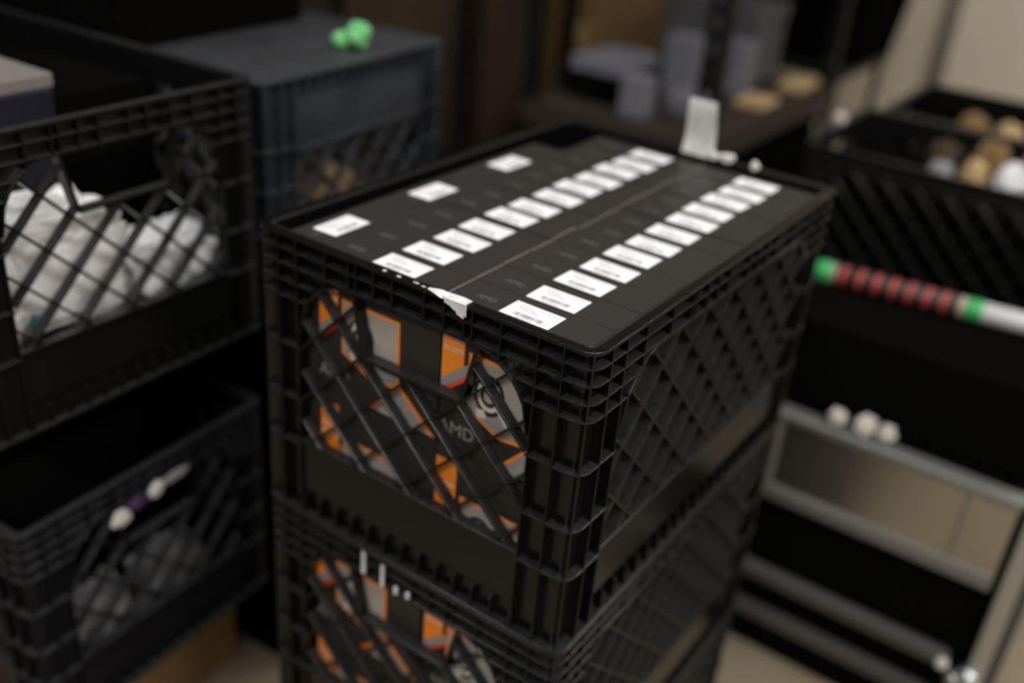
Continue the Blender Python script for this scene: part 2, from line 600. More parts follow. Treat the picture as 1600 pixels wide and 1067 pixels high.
for (x, y, sx, sy) in ((0.004, 0.196, 0.0022, 0.003), (0.0035, 0.181, 0.0022, 0.004), (0.004, 0.164, 0.0016, 0.0055), (0.003, 0.156, 0.0015, 0.004)):
    me = lump_mesh('white_paint_fleck', sx * 0.6, sy * 0.6, 0.0003, M['tape'], seed=y * 100, amp=0.5, sub=2)
    o = obj('white_paint_fleck', me, c1, crate1(x, y, 0.0))
for (x, y, sx, sy, sz) in ((0.472, 0.122, 0.006, 0.010, 0.006), (0.472, 0.137, 0.005, 0.006, 0.005), (0.472, 0.089, 0.005, 0.005, 0.006)):
    me = lump_mesh('white_tape_scrap', sx, sy, sz, M['tape'], seed=y * 100, amp=0.4, sub=2)
    obj('white_tape_scrap', me, c1, crate1(x, y, 0.0))
for (y, z, hh) in ((0.211, -0.0145, 0.026), (0.188, -0.018, 0.024), (0.172, -0.026, 0.008), (0.158, -0.024, 0.007)):
    b = MB(); b.box(-LX / 2 - 0.0004, -LX / 2 + 0.0016, y - WY / 2 - 0.0016, y - WY / 2 + 0.0016, H + z - hh / 2, H + z + hh / 2)
    obj('white_paint_smear', b.mesh('white_paint_smear', M['tape']), c2)

# paper tag standing up from the far rim
b = MB()
N = 8
for k in range(N + 1):
    f = k / N
    z = 0.0 + 0.062 * f
    x = 0.003 * math.sin(f * 5)
    wl, wr = 0.0185 - 0.002 * f, -0.0185 + 0.003 * f * f
    b.v += [(x, wl, z), (x, wr, z), (x + 0.0006, wl, z), (x + 0.0006, wr, z)]
for k in range(N):
    a, c = 4 * k, 4 * k + 4
    for f in ((a, a + 1, c + 1, c), (a + 2, c + 2, c + 3, a + 3), (a, c, c + 2, a + 2), (a + 1, a + 3, c + 3, c + 1)):
        b.face(list(f))
b.face([0, 2, 3, 1]); b.face([4 * N, 4 * N + 1, 4 * N + 3, 4 * N + 2])
tag(obj('paper_tag', b.mesh('paper_tag', M['tape']), None, (0.473, 0.158, ZT + 0.0004)),
    'white paper tag sticking up from the far rim of the carton crate', 'tag')

# ------------------------------------------------------------------ processor cartons
BT, BW, BH = 0.0376, 0.1315, 0.1348       # thickness, width, height of a carton


def carton_mesh(name, lx, ly, lz):
    b = MB()
    b.box(-lx / 2, lx / 2, -ly / 2, ly / 2, 0, lz)
    return b.mesh(name, M['carton_black'])


ME_box = carton_mesh('carton', BT - 0.0006, BW - 0.0006, BH)
ME_strip = carton_mesh('carton', 0.1235, 0.0365, BH)
b = MB(); b.box(-0.013, 0.013, -0.0217, 0.0217, 0, 0.0003)
ME_lab = b.mesh('address_label', M['label'])
b = MB()                                   # bar code and lines of small print
rb = random.Random(3)
y = 0.012
while y > -0.0125:
    w = rb.choice((0.00035, 0.00055, 0.0008, 0.0011))
    b.box(-0.0085, -0.0030, y - w, y, 0.0003, 0.00036)
    y -= w + rb.choice((0.0004, 0.0006, 0.0009))
for xr, y0, y1 in ((0.0090, 0.0165, 0.0045), (0.0090, 0.0005, -0.0195), (0.0052, 0.0150, 0.0015), (0.0020, 0.0120, -0.004), (-0.0110, 0.008, -0.006)):
    y = y0
    while y > y1:
        w = rb.choice((0.0008, 0.0012, 0.0016))
        for dx in (-0.0006, 0.0005):
            b.box(xr + dx, xr + dx + 0.0004, y - w, y, 0.0003, 0.00036)
        y -= w + 0.0006
ME_code = b.mesh('barcode', M['ink'])
b = MB(); b.box(-BT / 2 + 0.0006, BT / 2 - 0.0006, BW / 2 - 0.0016, BW / 2 - 0.0002, BH - 0.0008, BH + 0.0002)
ME_worn = b.mesh('worn_edge', M['edge'])
ME_logo = text_mesh('AMD', 0.0082, M['logo'])
ME_logo_f = text_mesh('AMD', 0.0165, M['logo_l'], 0.0002)
ME_ryz = text_mesh('RYZEN', 0.0060, M['cream'], 0.0002)
ME_sev = text_mesh('7', 0.010, M['orange'], 0.0002)


def front_print():
    """printed face: u runs to the right from the left edge of the face, v down from its top"""
    b = MB()
    P = lambda u, v, d: (-BT / 2 - d, BW / 2 - u, BH - v)

    def poly(pts, mi, lay):
        b.prism(P, pts, -0.0001, 0.00012 + 0.00007 * lay, mi)
    # 0 orange 1 panel 2 stripe 3 red 4 black 5 cream
    poly([(0.0005, 0.012), (0.022, 0.012), (0.022, 0.056), (0.0005, 0.074)], 0, 0)
    poly([(0.0005, 0.074), (0.026, 0.053), (0.026, 0.0625), (0.0005, 0.0835)], 2, 0)
    poly([(0.0005, 0.0835), (0.026, 0.0625), (0.026, 0.067), (0.0005, 0.0885)], 3, 0)
    # panel with orange outline
    poly([(0.0265, 0.0415), (0.090, 0.0415), (0.090, 0.104), (0.060, 0.1075), (0.0265, 0.092)], 0, 0)
    poly([(0.0288, 0.0442), (0.0872, 0.0442), (0.0872, 0.101), (0.060, 0.1045), (0.0288, 0.090)], 1, 1)
    poly([(0.040, 0.080), (0.0872, 0.094), (0.0872, 0.101), (0.060, 0.1045), (0.0288, 0.090)], 2, 2)
    # picture of a round cooler
    for r, mi, lay in ((0.0185, 4, 3), (0.0145, 5, 4), (0.0105, 4, 5), (0.0065, 1, 6)):
        poly([(0.048 + r * math.cos(a) * 0.8, 0.072 + r * math.sin(a)) for a in [2 * PI * i / 20 for i in range(20)]], mi, lay)
    poly([(0.040, 0.060), (0.043, 0.058), (0.068, 0.092), (0.065, 0.094)], 5, 7)
    poly([(0.036, 0.088), (0.044, 0.086), (0.047, 0.093), (0.038, 0.095)], 5, 7)
    # lower right: grey chevron with orange edges, red dot, small arrow
    poly([(0.0585, 0.1335), (0.0800, 0.1105), (0.0900, 0.0985), (0.1300, 0.1335)], 0, 0)
    poly([(0.0625, 0.1335), (0.0815, 0.1128), (0.0895, 0.1028), (0.1245, 0.1335)], 2, 1)
    poly([(0.0690, 0.1335), (0.0830, 0.1185), (0.0900, 0.1335)], 1, 2)
    poly([(0.0600, 0.1290), (0.0630, 0.1262), (0.0650, 0.1290), (0.0620, 0.1318)], 3, 3)
    return b.mesh('front_print', [M['orange'], M['panel'], M['stripe'], M['redor'], M['carton_black'], M['cream']])


ME_front = front_print()
FR = (PI / 2, 0, -PI / 2)                  # lettering on a face that looks towards -x
TR = (0, 0, -PI / 2)                       # lettering on a top, read from the near side


def carton(x, y, z, label, group, front=False, labelled=True, strip=False, seed=0, worn=False):
    rr = random.Random(seed)
    me = ME_strip if strip else ME_box
    r = tag(obj('processor_carton', me, None, (x, y, z)), label, 'box', group)
    if labelled:
        ly0 = -0.0045 if y < 0.14 else -0.0125
        if strip:
            l = obj('address_label', ME_lab, r, (-0.018 + rr.uniform(-0.002, 0.002), -0.004, BH), (0, 0, PI / 2 + rr.uniform(-0.02, 0.02)))
        else:
            l = obj('address_label', ME_lab, r, (-0.0040 + rr.uniform(-0.0006, 0.0006), ly0 + rr.uniform(-0.001, 0.001), BH), (0, 0, rr.uniform(-0.02, 0.02)))
        obj('barcode', ME_code, l)
        if strip:
            obj('lettering', ME_logo, r, (-0.042, -0.002, BH), (0, 0, 0))
        else:
            obj('lettering', ME_logo, r, (-0.004, 0.037, BH), TR)
    if worn:
        obj('worn_edge', ME_worn, r)
    if front and not strip:
        f = obj('front_print', ME_front, r)
        obj('lettering', ME_logo_f, f, (-BT / 2 - 0.0002, BW / 2 - 0.0185, BH - 0.1165), FR)
        for k in range(2):
            obj('lettering', ME_ryz, f, (-BT / 2 - 0.0002, BW / 2 - 0.0115, BH - 0.036 - 0.009 * k), FR)
        obj('lettering', ME_sev, f, (-BT / 2 - 0.0004, BW / 2 - 0.0985, BH - 0.121), FR)
    return r


ORD = ['nearest', 'second', 'third', 'fourth', 'fifth', 'sixth', 'seventh', 'eighth', 'ninth', 'tenth', 'eleventh', 'farthest']


def ordn(i):
    return '%s black carton' % ORD[i] if i in (0, 11) else '%s carton from the near end' % ORD[i]


XB = 0.0140
ZL1 = 2 * H + 0.0064                       # lower layer of the top crate
ZL2 = ZL1 + BH + 0.0004
YR, YM, YS = 0.0128 + BW / 2, 0.1448 + BW / 2, 0.2775 + 0.0185
rj = random.Random(11)
for i in range(12):
    x = XB + BT / 2 + i * (BT + 0.0001)
    carton(x, YR + rj.uniform(-0.0010, 0.0002), ZL2 + rj.uniform(0, 0.0018), '%s of the right row, labelled on top' % ordn(i), 'right row of labelled cartons', front=(i == 0), seed=i, worn=True)
    carton(x, YM + rj.uniform(-0.0001, 0.0008), ZL2 + rj.uniform(0, 0.0018), '%s of the middle row, labelled on top' % ordn(i), 'middle row of labelled cartons', front=(i == 0), seed=20 + i)
for i in range(3):
    nm = ['nearest', 'middle', 'farthest'][i]
    carton(XB + 0.0615 + i * 0.1245, YS, ZL2, '%s of the three lengthwise black cartons along the left rim, label on top' % nm, 'lengthwise cartons along the left rim', strip=True, seed=40 + i)
    carton(XB + 0.0615 + i * 0.1245, YS, ZL1, 'black carton in the lower layer under the %s lengthwise carton' % nm, 'lower layer of cartons in the top crate', strip=True, labelled=False)
for i in range(12):
    x = XB + BT / 2 + i * (BT + 0.0001)
    carton(x, YR, ZL1, '%s of the top crate, right row, lower layer' % ordn(i), 'lower layer of cartons in the top crate', front=(i == 0), labelled=False)
    carton(x, YM, ZL1, '%s of the top crate, middle row, lower layer' % ordn(i), 'lower layer of cartons in the top crate', front=(i == 0), labelled=False)
ZB1 = H + 0.0062
for i in range(12):
    x = XB + BT / 2 + i * (BT + 0.0001)
    for nm, yy in (('right', YR + 0.004), ('left', YM + 0.008)):
        carton(x, yy, ZB1 + BH + 0.0004, '%s in the %s row of the second crate, upper layer' % (ordn(i), nm), 'cartons in the second crate', front=(i == 0), labelled=False)
        carton(x, yy, ZB1, '%s in the %s row of the second crate, bottom layer' % (ordn(i), nm), 'cartons in the second crate', front=(i == 0), labelled=False)

# ------------------------------------------------------------------ left stack
def box_thing(name, label, cat, x0, x1, y0, y1, z0, z1, mt, rotz=0.0, group=None, bev=0.002):
    cx, cy = (x0 + x1) / 2, (y0 + y1) / 2
    b = MB()
    b.box(x0 - cx, x1 - cx, y0 - cy, y1 - cy, 0, z1 - z0)
    o = obj(name, b.mesh(name, M[mt]), None, (cx, cy, z0), (0, 0, rotz))
    bevel(o, bev)
    return tag(o, label, cat, group)


def cardboard(name, label, x0, x1, y0, y1, z0, z1, mt, rotz=0.0, group=None, tape='tan'):
    """closed carton with two top flaps and a strip of tape"""
    cx, cy = (x0 + x1) / 2, (y0 + y1) / 2
    lx, ly, lz = x1 - x0, y1 - y0, z1 - z0
    r = thing(name, label, 'box', (cx, cy, z0), (0, 0, rotz), group)
    b = MB(); b.box(-lx / 2, lx / 2, -ly / 2, ly / 2, 0, lz - 0.003)
    bevel(obj('carton_body', b.mesh('carton_body', M[mt]), r), 0.002)
    for s in (-1, 1):
        b = MB(); y0_, y1_ = sorted((s * 0.001, s * ly / 2)); b.box(-lx / 2, lx / 2, y0_, y1_, lz - 0.003, lz)
        obj('top_flap', b.mesh('top_flap', M[mt]), r)
    b = MB(); b.box(-lx / 2 - 0.0004, lx / 2 + 0.0004, -0.024, 0.024, lz, lz + 0.0004)
    b.box(-lx / 2 - 0.0006, -lx / 2, -0.024, 0.024, lz - 0.06, lz + 0.0004)
    obj('packing_tape', b.mesh('packing_tape', M[tape]), r)
    return r


aA, aC, aD = 0.037, 0.066, 0.07
zA, zC = ZT + 0.064 - H, ZT - 0.341 - H
pA = place(-0.183, 0.491, aA, WY, LX)
pC = place(-0.158, 0.517, aC, WY, LX)
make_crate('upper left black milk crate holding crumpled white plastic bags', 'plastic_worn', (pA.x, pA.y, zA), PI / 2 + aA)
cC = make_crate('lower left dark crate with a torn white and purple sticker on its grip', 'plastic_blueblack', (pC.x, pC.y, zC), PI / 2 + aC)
cardboard('cardboard_box', 'brown cardboard box on the floor under the lower left crate', -0.2, 0.185, 0.63, 1.03, 0.0005, zC - 0.0005, 'card', aC, tape='card_dk')
cardboard('cardboard_box', 'black carton inside the lower left crate carrying the crate above', -0.125, 0.115, 0.63, 0.95, zC + 0.0065, zA - 0.0005, 'card_bk', aC, tape='card_bk')


def in_A(u, w, z):
    s = Vector((math.cos(aA), math.sin(aA)))
    t = Vector((-math.sin(aA), math.cos(aA)))
    p = Vector((-0.183, 0.491)) + s * u + t * w
    return (p.x, p.y, zA + z)


# contents of the upper left crate
zf = 0.0066
tag(obj('plastic_bag', lump_mesh('plastic_bag', 0.078, 0.040, 0.070, M['paper'], 1, 0.30, 2.2, 5, True), None, in_A(0.110, 0.071, zf + 0.041), (0, 0.10, aA)),
    'largest crumpled white plastic bag heaped in the upper left crate', 'bag', 'white bags in the upper left crate')
tag(obj('plastic_bag', lump_mesh('plastic_bag', 0.052, 0.040, 0.034, M['paper'], 2, 0.30, 2.2, 5, True), None, in_A(0.258, 0.071, zf + 0.041), (0, 0.08, aA)),
    'smaller white plastic bag at the right in the upper left crate', 'bag', 'white bags in the upper left crate')
for k, (u, w, sx, sy, sz) in enumerate(((0.105, 0.071, 0.15, 0.10, 0.036), (0.258, 0.071, 0.12, 0.10, 0.036))):
    b = MB(); b.box(-sx / 2, sx / 2, -sy / 2, sy / 2, 0, sz)
    o = bevel(obj('flat_box', b.mesh('flat_box', M['navy']), None, in_A(u, w, zf - 0.0004), (0, 0, aA + 0.03 * (k - 0.5))), 0.002)
    tag(o, ['navy box under the large white bag in the upper left crate', 'navy box under the smaller white bag in the upper left crate'][k], 'box', 'navy boxes in the upper left crate')
b = MB(); b.box(-0.006, 0.006, -0.004, 0.004, 0, 0.012)
tag(obj('teal_clip', b.mesh('teal_clip', M['teal']), None, in_A(0.080, 0.0195, 0.093), (0.2, 0.3, aA)), 'tiny teal clip on the front of the white bag', 'clip')
r = thing('flat_carton', 'grey-brown topped carton standing in the upper left crate at the left', 'box', in_A(0.124, 0.232, zf - 0.0004), (0, 0, aA))
b = MB(); b.box(-0.078, 0.078, -0.10, 0.10, 0, 0.262); bevel(obj('carton_body', b.mesh('carton_body', M['navy']), r), 0.002)
b = MB(); b.box(-0.079, 0.079, -0.101, 0.101, 0.262, 0.276); bevel(obj('carton_lid', b.mesh('carton_lid', M['greybox']), r), 0.002)

b = MB(); b.box(-0.056, 0.056, -0.15, 0.15, 0, 0.25)
tag(bevel(obj('carton', b.mesh('carton', M['card_bk']), None, in_A(0.264, 0.29, zf - 0.0004), (0, 0, aA)), 0.002),
    'black carton filling the back right of the upper left crate', 'box')

# torn sticker on the lower left crate
b_white = M['tape']
for (u, z, ru, rz, mt) in ((0.119, -0.043, 0.013, 0.012, 'tape'), (0.142, -0.037, 0.016, 0.008, 'purple'), (0.168, -0.034, 0.012, 0.010, 'tape'), (0.196, -0.030, 0.018, 0.007, 'paper_grey')):
    me = lump_mesh('torn_sticker', 0.0022, ru, rz, M[mt], seed=u * 90, amp=0.4, sub=2)
    obj('torn_sticker', me, cC, (-LX / 2 - 0.0008, WY / 2 - u, H + z - rz))
for k, (u, w, mt) in enumerate(((0.11, 0.08, 'paper_grey'), (0.21, 0.075, 'paper_grey'))):
    s = Vector((math.cos(aC), math.sin(aC))); t_ = Vector((-math.sin(aC), math.cos(aC)))
    p = Vector((-0.158, 0.517)) + s * u + t_ * (w - 0.02)
    tag(obj('plastic_bag', lump_mesh('plastic_bag', 0.045, 0.03, 0.05, M[mt], 5 + k, 0.3, 2.2, 5, True), None, (p.x, p.y, zC + 0.0066)),
        ['grey crumpled bag at the left in the lower left crate', 'grey crumpled bag at the right in the lower left crate'][k], 'bag', 'grey bags in the lower left crate')

# slate blue crate upside down, green scrap on it, cartons carrying it
zD = ZT + 0.046
pD = place(0.186, 0.528, aD, WY, LX)
make_crate('slate blue milk crate standing upside down with a green scrap on it', 'plastic_blue', (pD.x, pD.y, zD), PI / 2 + aD, flip=True)
cardboard('cardboard_box', 'black carton stacked directly under the slate blue crate', pD.x - 0.12, pD.x + 0.17, pD.y - 0.22, pD.y + 0.22, 0.30, zD - H - 0.0006, 'card_bk', aD, tape='card_bk')
cardboard('cardboard_box', 'black carton on the floor, bottom of the pile under the slate blue crate', pD.x - 0.12, pD.x + 0.17, pD.y - 0.22, pD.y + 0.22, 0.0005, 0.2994, 'card_bk', aD, tape='card_bk')
for k, (dx, dy, r_, z_) in enumerate(((-0.05, -0.12, 0.06, 0.12), (0.06, -0.14, 0.05, 0.1), (-0.06, 0.02, 0.06, 0.12), (0.05, 0.0, 0.06, 0.13))):
    tag(obj('paper_bag', lump_mesh('paper_bag', r_, r_, z_ * 0.5, M['tan'], 9 + k, 0.35, 2.0, 5), None, (pD.x + dx * 1.2, pD.y + dy, zD - H + 0.0005)),
        ['brown crumpled paper wad at the left behind the blue crate lattice', 'brown crumpled paper wad at the right behind the blue crate lattice',
         'brown crumpled paper wad deep inside the blue crate, left', 'brown crumpled paper wad deep inside the blue crate, right'][k], 'paper', 'brown paper inside the blue crate')
bm = bmesh.new()
for c_, r_ in (((0.0, 0, 0.014), 0.0165), ((-0.013, 0.013, 0.008), 0.010)):
    mtx = Matrix.Translation(c_)
    g = bmesh.ops.create_icosphere(bm, subdivisions=5, radius=r_, matrix=mtx)
    for v in g['verts']:
        v.co += (v.co - Vector(c_)) * (0.35 * noise.noise(v.co * 60) + 0.2 * abs(noise.noise(v.co * 170)))
        v.co.z = max(v.co.z, 0.0)
me = bpy.data.meshes.new('green_scrap'); bm.to_mesh(me); bm.free(); me.materials.append(M['green'])
tag(obj('green_scrap', me, None, (0.397, 0.592, zD + 0.0004)), 'bright green crumpled scrap on top of the slate blue crate', 'scrap')

# dark totes behind
def tote(label, x0, x1, y0, y1, z0, z1, mt='card_bk', rotz=0.0, flare=0.0):
    cx, cy = (x0 + x1) / 2, (y0 + y1) / 2
    lx, ly, h = x1 - x0, y1 - y0, z1 - z0
    r = thing('storage_tote', label, 'tote', (cx, cy, z0), (0, 0, rotz))
    b = MB()
    n = len(b.v)
    t = 0.004
    rings = [(lx / 2 - flare, ly / 2 - flare, 0), (lx / 2, ly / 2, h), (lx / 2 - t, ly / 2 - t, h), (lx / 2 - flare - t, ly / 2 - flare - t, t)]
    for a, c, z in rings:
        b.v += [(-a, -c, z), (a, -c, z), (a, c, z), (-a, c, z)]
    b.face([3, 2, 1, 0])
    for k in range(3):
        for i in range(4):
            j = (i + 1) % 4
            b.face([4 * k + i, 4 * k + j, 4 * k + 4 + j, 4 * k + 4 + i])
    b.face([12, 13, 14, 15])
    obj('tote_body', b.mesh('tote_body', M[mt]), r)
    b = MB()
    for (a0, a1, c0, c1_) in ((-lx / 2 - 0.008, lx / 2 + 0.008, -ly / 2 - 0.008, -ly / 2 + 0.001), (-lx / 2 - 0.008, lx / 2 + 0.008, ly / 2 - 0.001, ly / 2 + 0.008),
                              (-lx / 2 - 0.008, -lx / 2 + 0.001, -ly / 2, ly / 2), (lx / 2 - 0.001, lx / 2 + 0.008, -ly / 2, ly / 2)):
        b.box(a0, a1, c0, c1_, h - 0.02, h)
    obj('tote_rim', b.mesh('tote_rim', M[mt]), r)
    return r


tote('black tote standing on the back of the slate blue crate', 0.15, 0.45, 0.74, 1.02, zD + 0.0004, zD + 0.30, rotz=aD)
tote('large black tote behind the upper left crate', -0.42, 0.06, 1.12, 1.62, 0.62, 1.24)
cardboard('cardboard_box', 'black carton under the large black tote behind the left crates', -0.44, 0.06, 1.12, 1.6, 0.0005, 0.6195, 'card_bk', tape='card_bk')

# ------------------------------------------------------------------ metal edged case on the right
XC, YC0, YC1 = 0.72, -0.262, 0.075
DX = 0.40
zc = lambda z: ZT + z
r = thing('equipment_case', 'black equipment case with grey metal edging and a grey front panel', 'case', (XC + DX / 2, (YC0 + YC1) / 2, 0.0005))
ox, oy = XC + DX / 2, (YC0 + YC1) / 2


def cpart(name, mt, *boxes, bev=0.003):
    b = MB()
    for x0, x1, y0, y1, z0, z1 in boxes:
        b.box(x0 - ox, x1 - ox, y0 - oy, y1 - oy, z0 - 0.0005, z1 - 0.0005)
    return bevel(obj(name, b.mesh(name, M[mt]), r), bev)


zt_, zp0, zb_ = zc(-0.408), zc(-0.545), zc(-0.700)
cpart('case_body', 'card_bk', (XC + 0.008, XC + DX, YC0 - 0.029, YC1, zb_, zt_ - 0.004))
cpart('front_panel', 'alu', (XC + 0.002, XC + 0.0085, YC0 + 0.004, YC1 - 0.012, zp0 + 0.012, zt_ - 0.012))
cpart('panel_frame', 'aluedge', (XC - 0.004, XC + 0.010, YC0 + 0.004, YC1, zp0 - 0.010, zp0 + 0.014),
      (XC - 0.003, XC + 0.010, YC1 - 0.014, YC1, zp0 + 0.014, zt_ - 0.014))
cpart('top_edge', 'aluedge', (XC - 0.003, XC + 0.026, YC0, YC1, zt_ - 0.014, zt_))
cpart('panel_seam', 'aludark', (XC + 0.0008, XC + 0.0021, YC0 + 0.064, YC0 + 0.067, zp0 + 0.015, zt_ - 0.015))
cpart('bottom_rail', 'aludark', (XC - 0.010, XC + 0.012, YC0 + 0.02, YC1 + 0.06, zb_ - 0.004, zb_ + 0.022), bev=0.006)
cpart('corner_edge', 'edging', (XC - 0.004, XC + 0.018, YC0 - 0.029, YC0 - 0.006, zb_ - 0.03, zt_))
cpart('side_panel', 'aludark', (XC + 0.006, XC + DX, YC0 - 0.044, YC0 - 0.0292, 0.0006, zt_))
cpart('base', 'card_bk', (XC + 0.012, XC + DX, YC0 - 0.029, YC1 + 0.05, 0.0006, zb_ - 0.004))
cpart('base_rail', 'aludark', (XC - 0.004, XC + 0.014, YC0 + 0.01, YC1 + 0.06, zc(-0.785), zc(-0.755)), bev=0.008)
for (dx, dy, dz, rr, mt) in ((-0.006, -0.010, 0.0, 0.017, 'chrome'), (-0.008, 0.006, -0.012, 0.012, 'chrome'), (-0.004, -0.022, -0.014, 0.012, 'chrome'), (-0.012, 0.026, 0.008, 0.009, 'foam')):
    b = MB()
    prof = [(0.0001 + rr * math.sin(PI * k / 10), -rr * math.cos(PI * k / 10)) for k in range(11)]
    b.lathe(prof, 'z', 18)
    obj('corner_fitting', b.mesh('corner_fitting', M[mt], True), r, (XC + dx - ox, YC0 + dy - oy, zb_ + dz))
for k, (x, y, s) in enumerate(((0.732, -0.006, 0.0115), (0.738, -0.044, 0.014), (0.742, -0.072, 0.011))):
    tag(obj('foam_lump', lump_mesh('foam_lump', s, s, s, M['foam'], 3 + k, 0.55, 2.5, 4), None, (x, y, zt_ + 0.0003)),
        ['leftmost white foam lump on the front edge of the grey metal case', 'middle white foam lump on the front edge of the grey metal case', 'rightmost white foam lump on the front edge of the grey metal case'][k], 'foam lump', 'foam lumps on the case')

# flat black box on the case, carrying the striped rod
cardboard('flat_carton', 'flat black carton lying on the case under the striped rod', 0.768, 0.985, -0.25, 0.10, zt_ + 0.0002, ZT - 0.2830, 'card_bk', tape='card_bk')
ra = math.atan2(0.075, -0.305)
r = thing('striped_rod', 'white rod with a black and red striped grip between green bands', 'rod', (0.915, 0.122, ZT - 0.2664), (0, 0, math.atan2(-0.30, 0.035)))
rd = 0.0154


def rpart(name, mt, a, b_, rad, rnd=0.0015, tilt=0.0):
    m_ = MB()
    m_.lathe([(rad - rnd, a), (rad, a + rnd), (rad, b_ - rnd), (rad - rnd, b_)], 'x', 28)
    if tilt:
        m_.v = [(x + y * tilt, y, z) for x, y, z in m_.v]
    o = obj(name, m_.mesh(name, M[mt], True), r)
    return o


rpart('end_cap', 'green2', 0.0, 0.024, rd + 0.0008, 0.003)
rpart('ring', 'beige', 0.024, 0.031, rd)
rpart('grip', 'grip', 0.031, 0.207, rd)
for k in range(7):
    rpart('red_band', 'red', 0.0405 + 0.0242 * k, 0.0490 + 0.0242 * k, rd + 0.0006, 0.0008, 0.18)
rpart('ring', 'beige', 0.207, 0.217, rd)
rpart('green_band', 'green2', 0.217, 0.240, rd + 0.0006)
rpart('shaft', 'shaft', 0.240, 0.42, rd - 0.0005)

# ------------------------------------------------------------------ crates at the right
zE = ZT - 0.15
for k, (lab, x, y) in enumerate((('black crate at the right edge with white and brown wads in it, behind the rod', 1.165 + WY / 2, 0.262 - LX / 2),
                                 ('farther black crate at the right edge in front of the cream wall', 1.512 + WY / 2, 0.235 - LX / 2))):
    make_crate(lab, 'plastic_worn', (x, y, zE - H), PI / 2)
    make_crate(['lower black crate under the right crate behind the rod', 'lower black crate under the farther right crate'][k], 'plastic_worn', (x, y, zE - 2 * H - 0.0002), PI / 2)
    b = thing('dolly', ['low black dolly under the right crates behind the case', 'low black dolly under the farther right crates'][k], 'dolly', (x, y, 0.0005))
    zd = zE - 2 * H - 0.0008
    d = MB(); d.box(-WY / 2 + 0.01, WY / 2 - 0.01, -LX / 2 + 0.01, LX / 2 - 0.01, 0.06, zd); obj('deck', d.mesh('deck', M['card_bk']), b)
    for sx in (-1, 1):
        for sy in (-1, 1):
            d = MB(); d.lathe([(0.026, -0.012), (0.03, -0.009), (0.03, 0.009), (0.026, 0.012)], 'y', 20)
            obj('wheel', d.mesh('wheel', M['grip'], True), b, (sx * 0.11, sy * 0.18, 0.0302))
zi = zE - H + 0.0064
box_thing('carton', 'black carton under the wads in the right crate behind the rod', 'box', 1.19, 1.48, -0.20, 0.24, zi, zi + 0.214, 'card_bk')
box_thing('carton', 'black carton under the wads in the farther right crate', 'box', 1.54, 1.70, -0.22, 0.21, zi, zi + 0.214, 'card_bk')
box_thing('carton', 'taller black carton at the back of the farther right crate', 'box', 1.705, 1.83, -0.22, 0.21, zi, zi + 0.264, 'card_bk')
zi += 0.2145
wads = [(1.290, 0.055, 0.030, 0.024, 'paper_grey'), (1.285, 0.000, 0.034, 0.030, 'tan'), (1.290, -0.058, 0.038, 0.034, 'paper'), (1.375, -0.005, 0.042, 0.038, 'card'), (1.385, -0.085, 0.045, 0.040, 'tan'), (1.385, 0.075, 0.040, 0.03, 'card_dk')]
wl = ['grey crumpled wad at the left in the right crate behind the rod', 'tan paper wad near the front of the right crate behind the rod', 'white crumpled wad at the front right of the right crate',
      'brown cardboard wad in the middle of the right crate', 'tan wad at the back right of the right crate', 'dark wad at the back left of the right crate']
for k, (x, y, s, hz, mt) in enumerate(wads):
    tag(obj('paper_wad', lump_mesh('paper_wad', s * 0.72, s * 0.66, hz * 1.0, M[mt], 20 + k, 0.3, 2.5, 5), None, (x, y, zi)), wl[k], 'paper', 'wads in the right crate')
for k, (x, y, mt) in enumerate(((1.660, 0.085, 'card'), (1.660, 0.015, 'tan'), (1.660, -0.06, 'tan'), (1.590, -0.10, 'card'))):
    tag(obj('paper_wad', lump_mesh('paper_wad', 0.034, 0.030, 0.026, M[mt], 30 + k, 0.3, 2.5, 5), None, (x, y, zi)),
        ['tan wad at the left in the farther right crate', 'brown wad in the middle of the farther right crate', 'tan wad at the right in the farther right crate', 'brown wad at the front of the farther right crate'][k], 'paper', 'wads in the farther right crate')

tag(obj('foam_lump', lump_mesh('foam_lump', 0.010, 0.011, 0.010, M['foam'], 8, 0.35, 2, 4), None, (1.33, 0.2575, zE + 0.0003)),
    'white foam lump on the left rim of the right crate, below the cream wall', 'foam lump')

# ------------------------------------------------------------------ rack in the background
zs = ZT - 0.25
SX0, SX1, SY0, SY1 = 1.31, 2.06, 0.50, 0.95
r = thing('shelving_rack', 'black steel rack with a loaded shelf behind the middle crate', 'rack', (SX0, SY0, 0.0005))


def post(b, w=0.042, t=0.004, h=2.2, sx=1, sy=1):
    """slotted angle iron"""
    for k in range(int(h / 0.05)):
        z0, z1 = k * 0.05, k * 0.05 + 0.05
        for along in (0, 1):
            for a0, a1, c0, c1_ in ((0, w, z0, z0 + 0.02), (0, w * 0.33, z0 + 0.02, z1), (w * 0.67, w, z0 + 0.02, z1)):
                if along:
                    x0, x1 = sorted((0, sx * t)); y0, y1 = sorted((sy * a0, sy * a1))
                else:
                    x0, x1 = sorted((sx * a0, sx * a1)); y0, y1 = sorted((0, sy * t))
                b.box(x0, x1, y0, y1, c0, c1_)
    return b


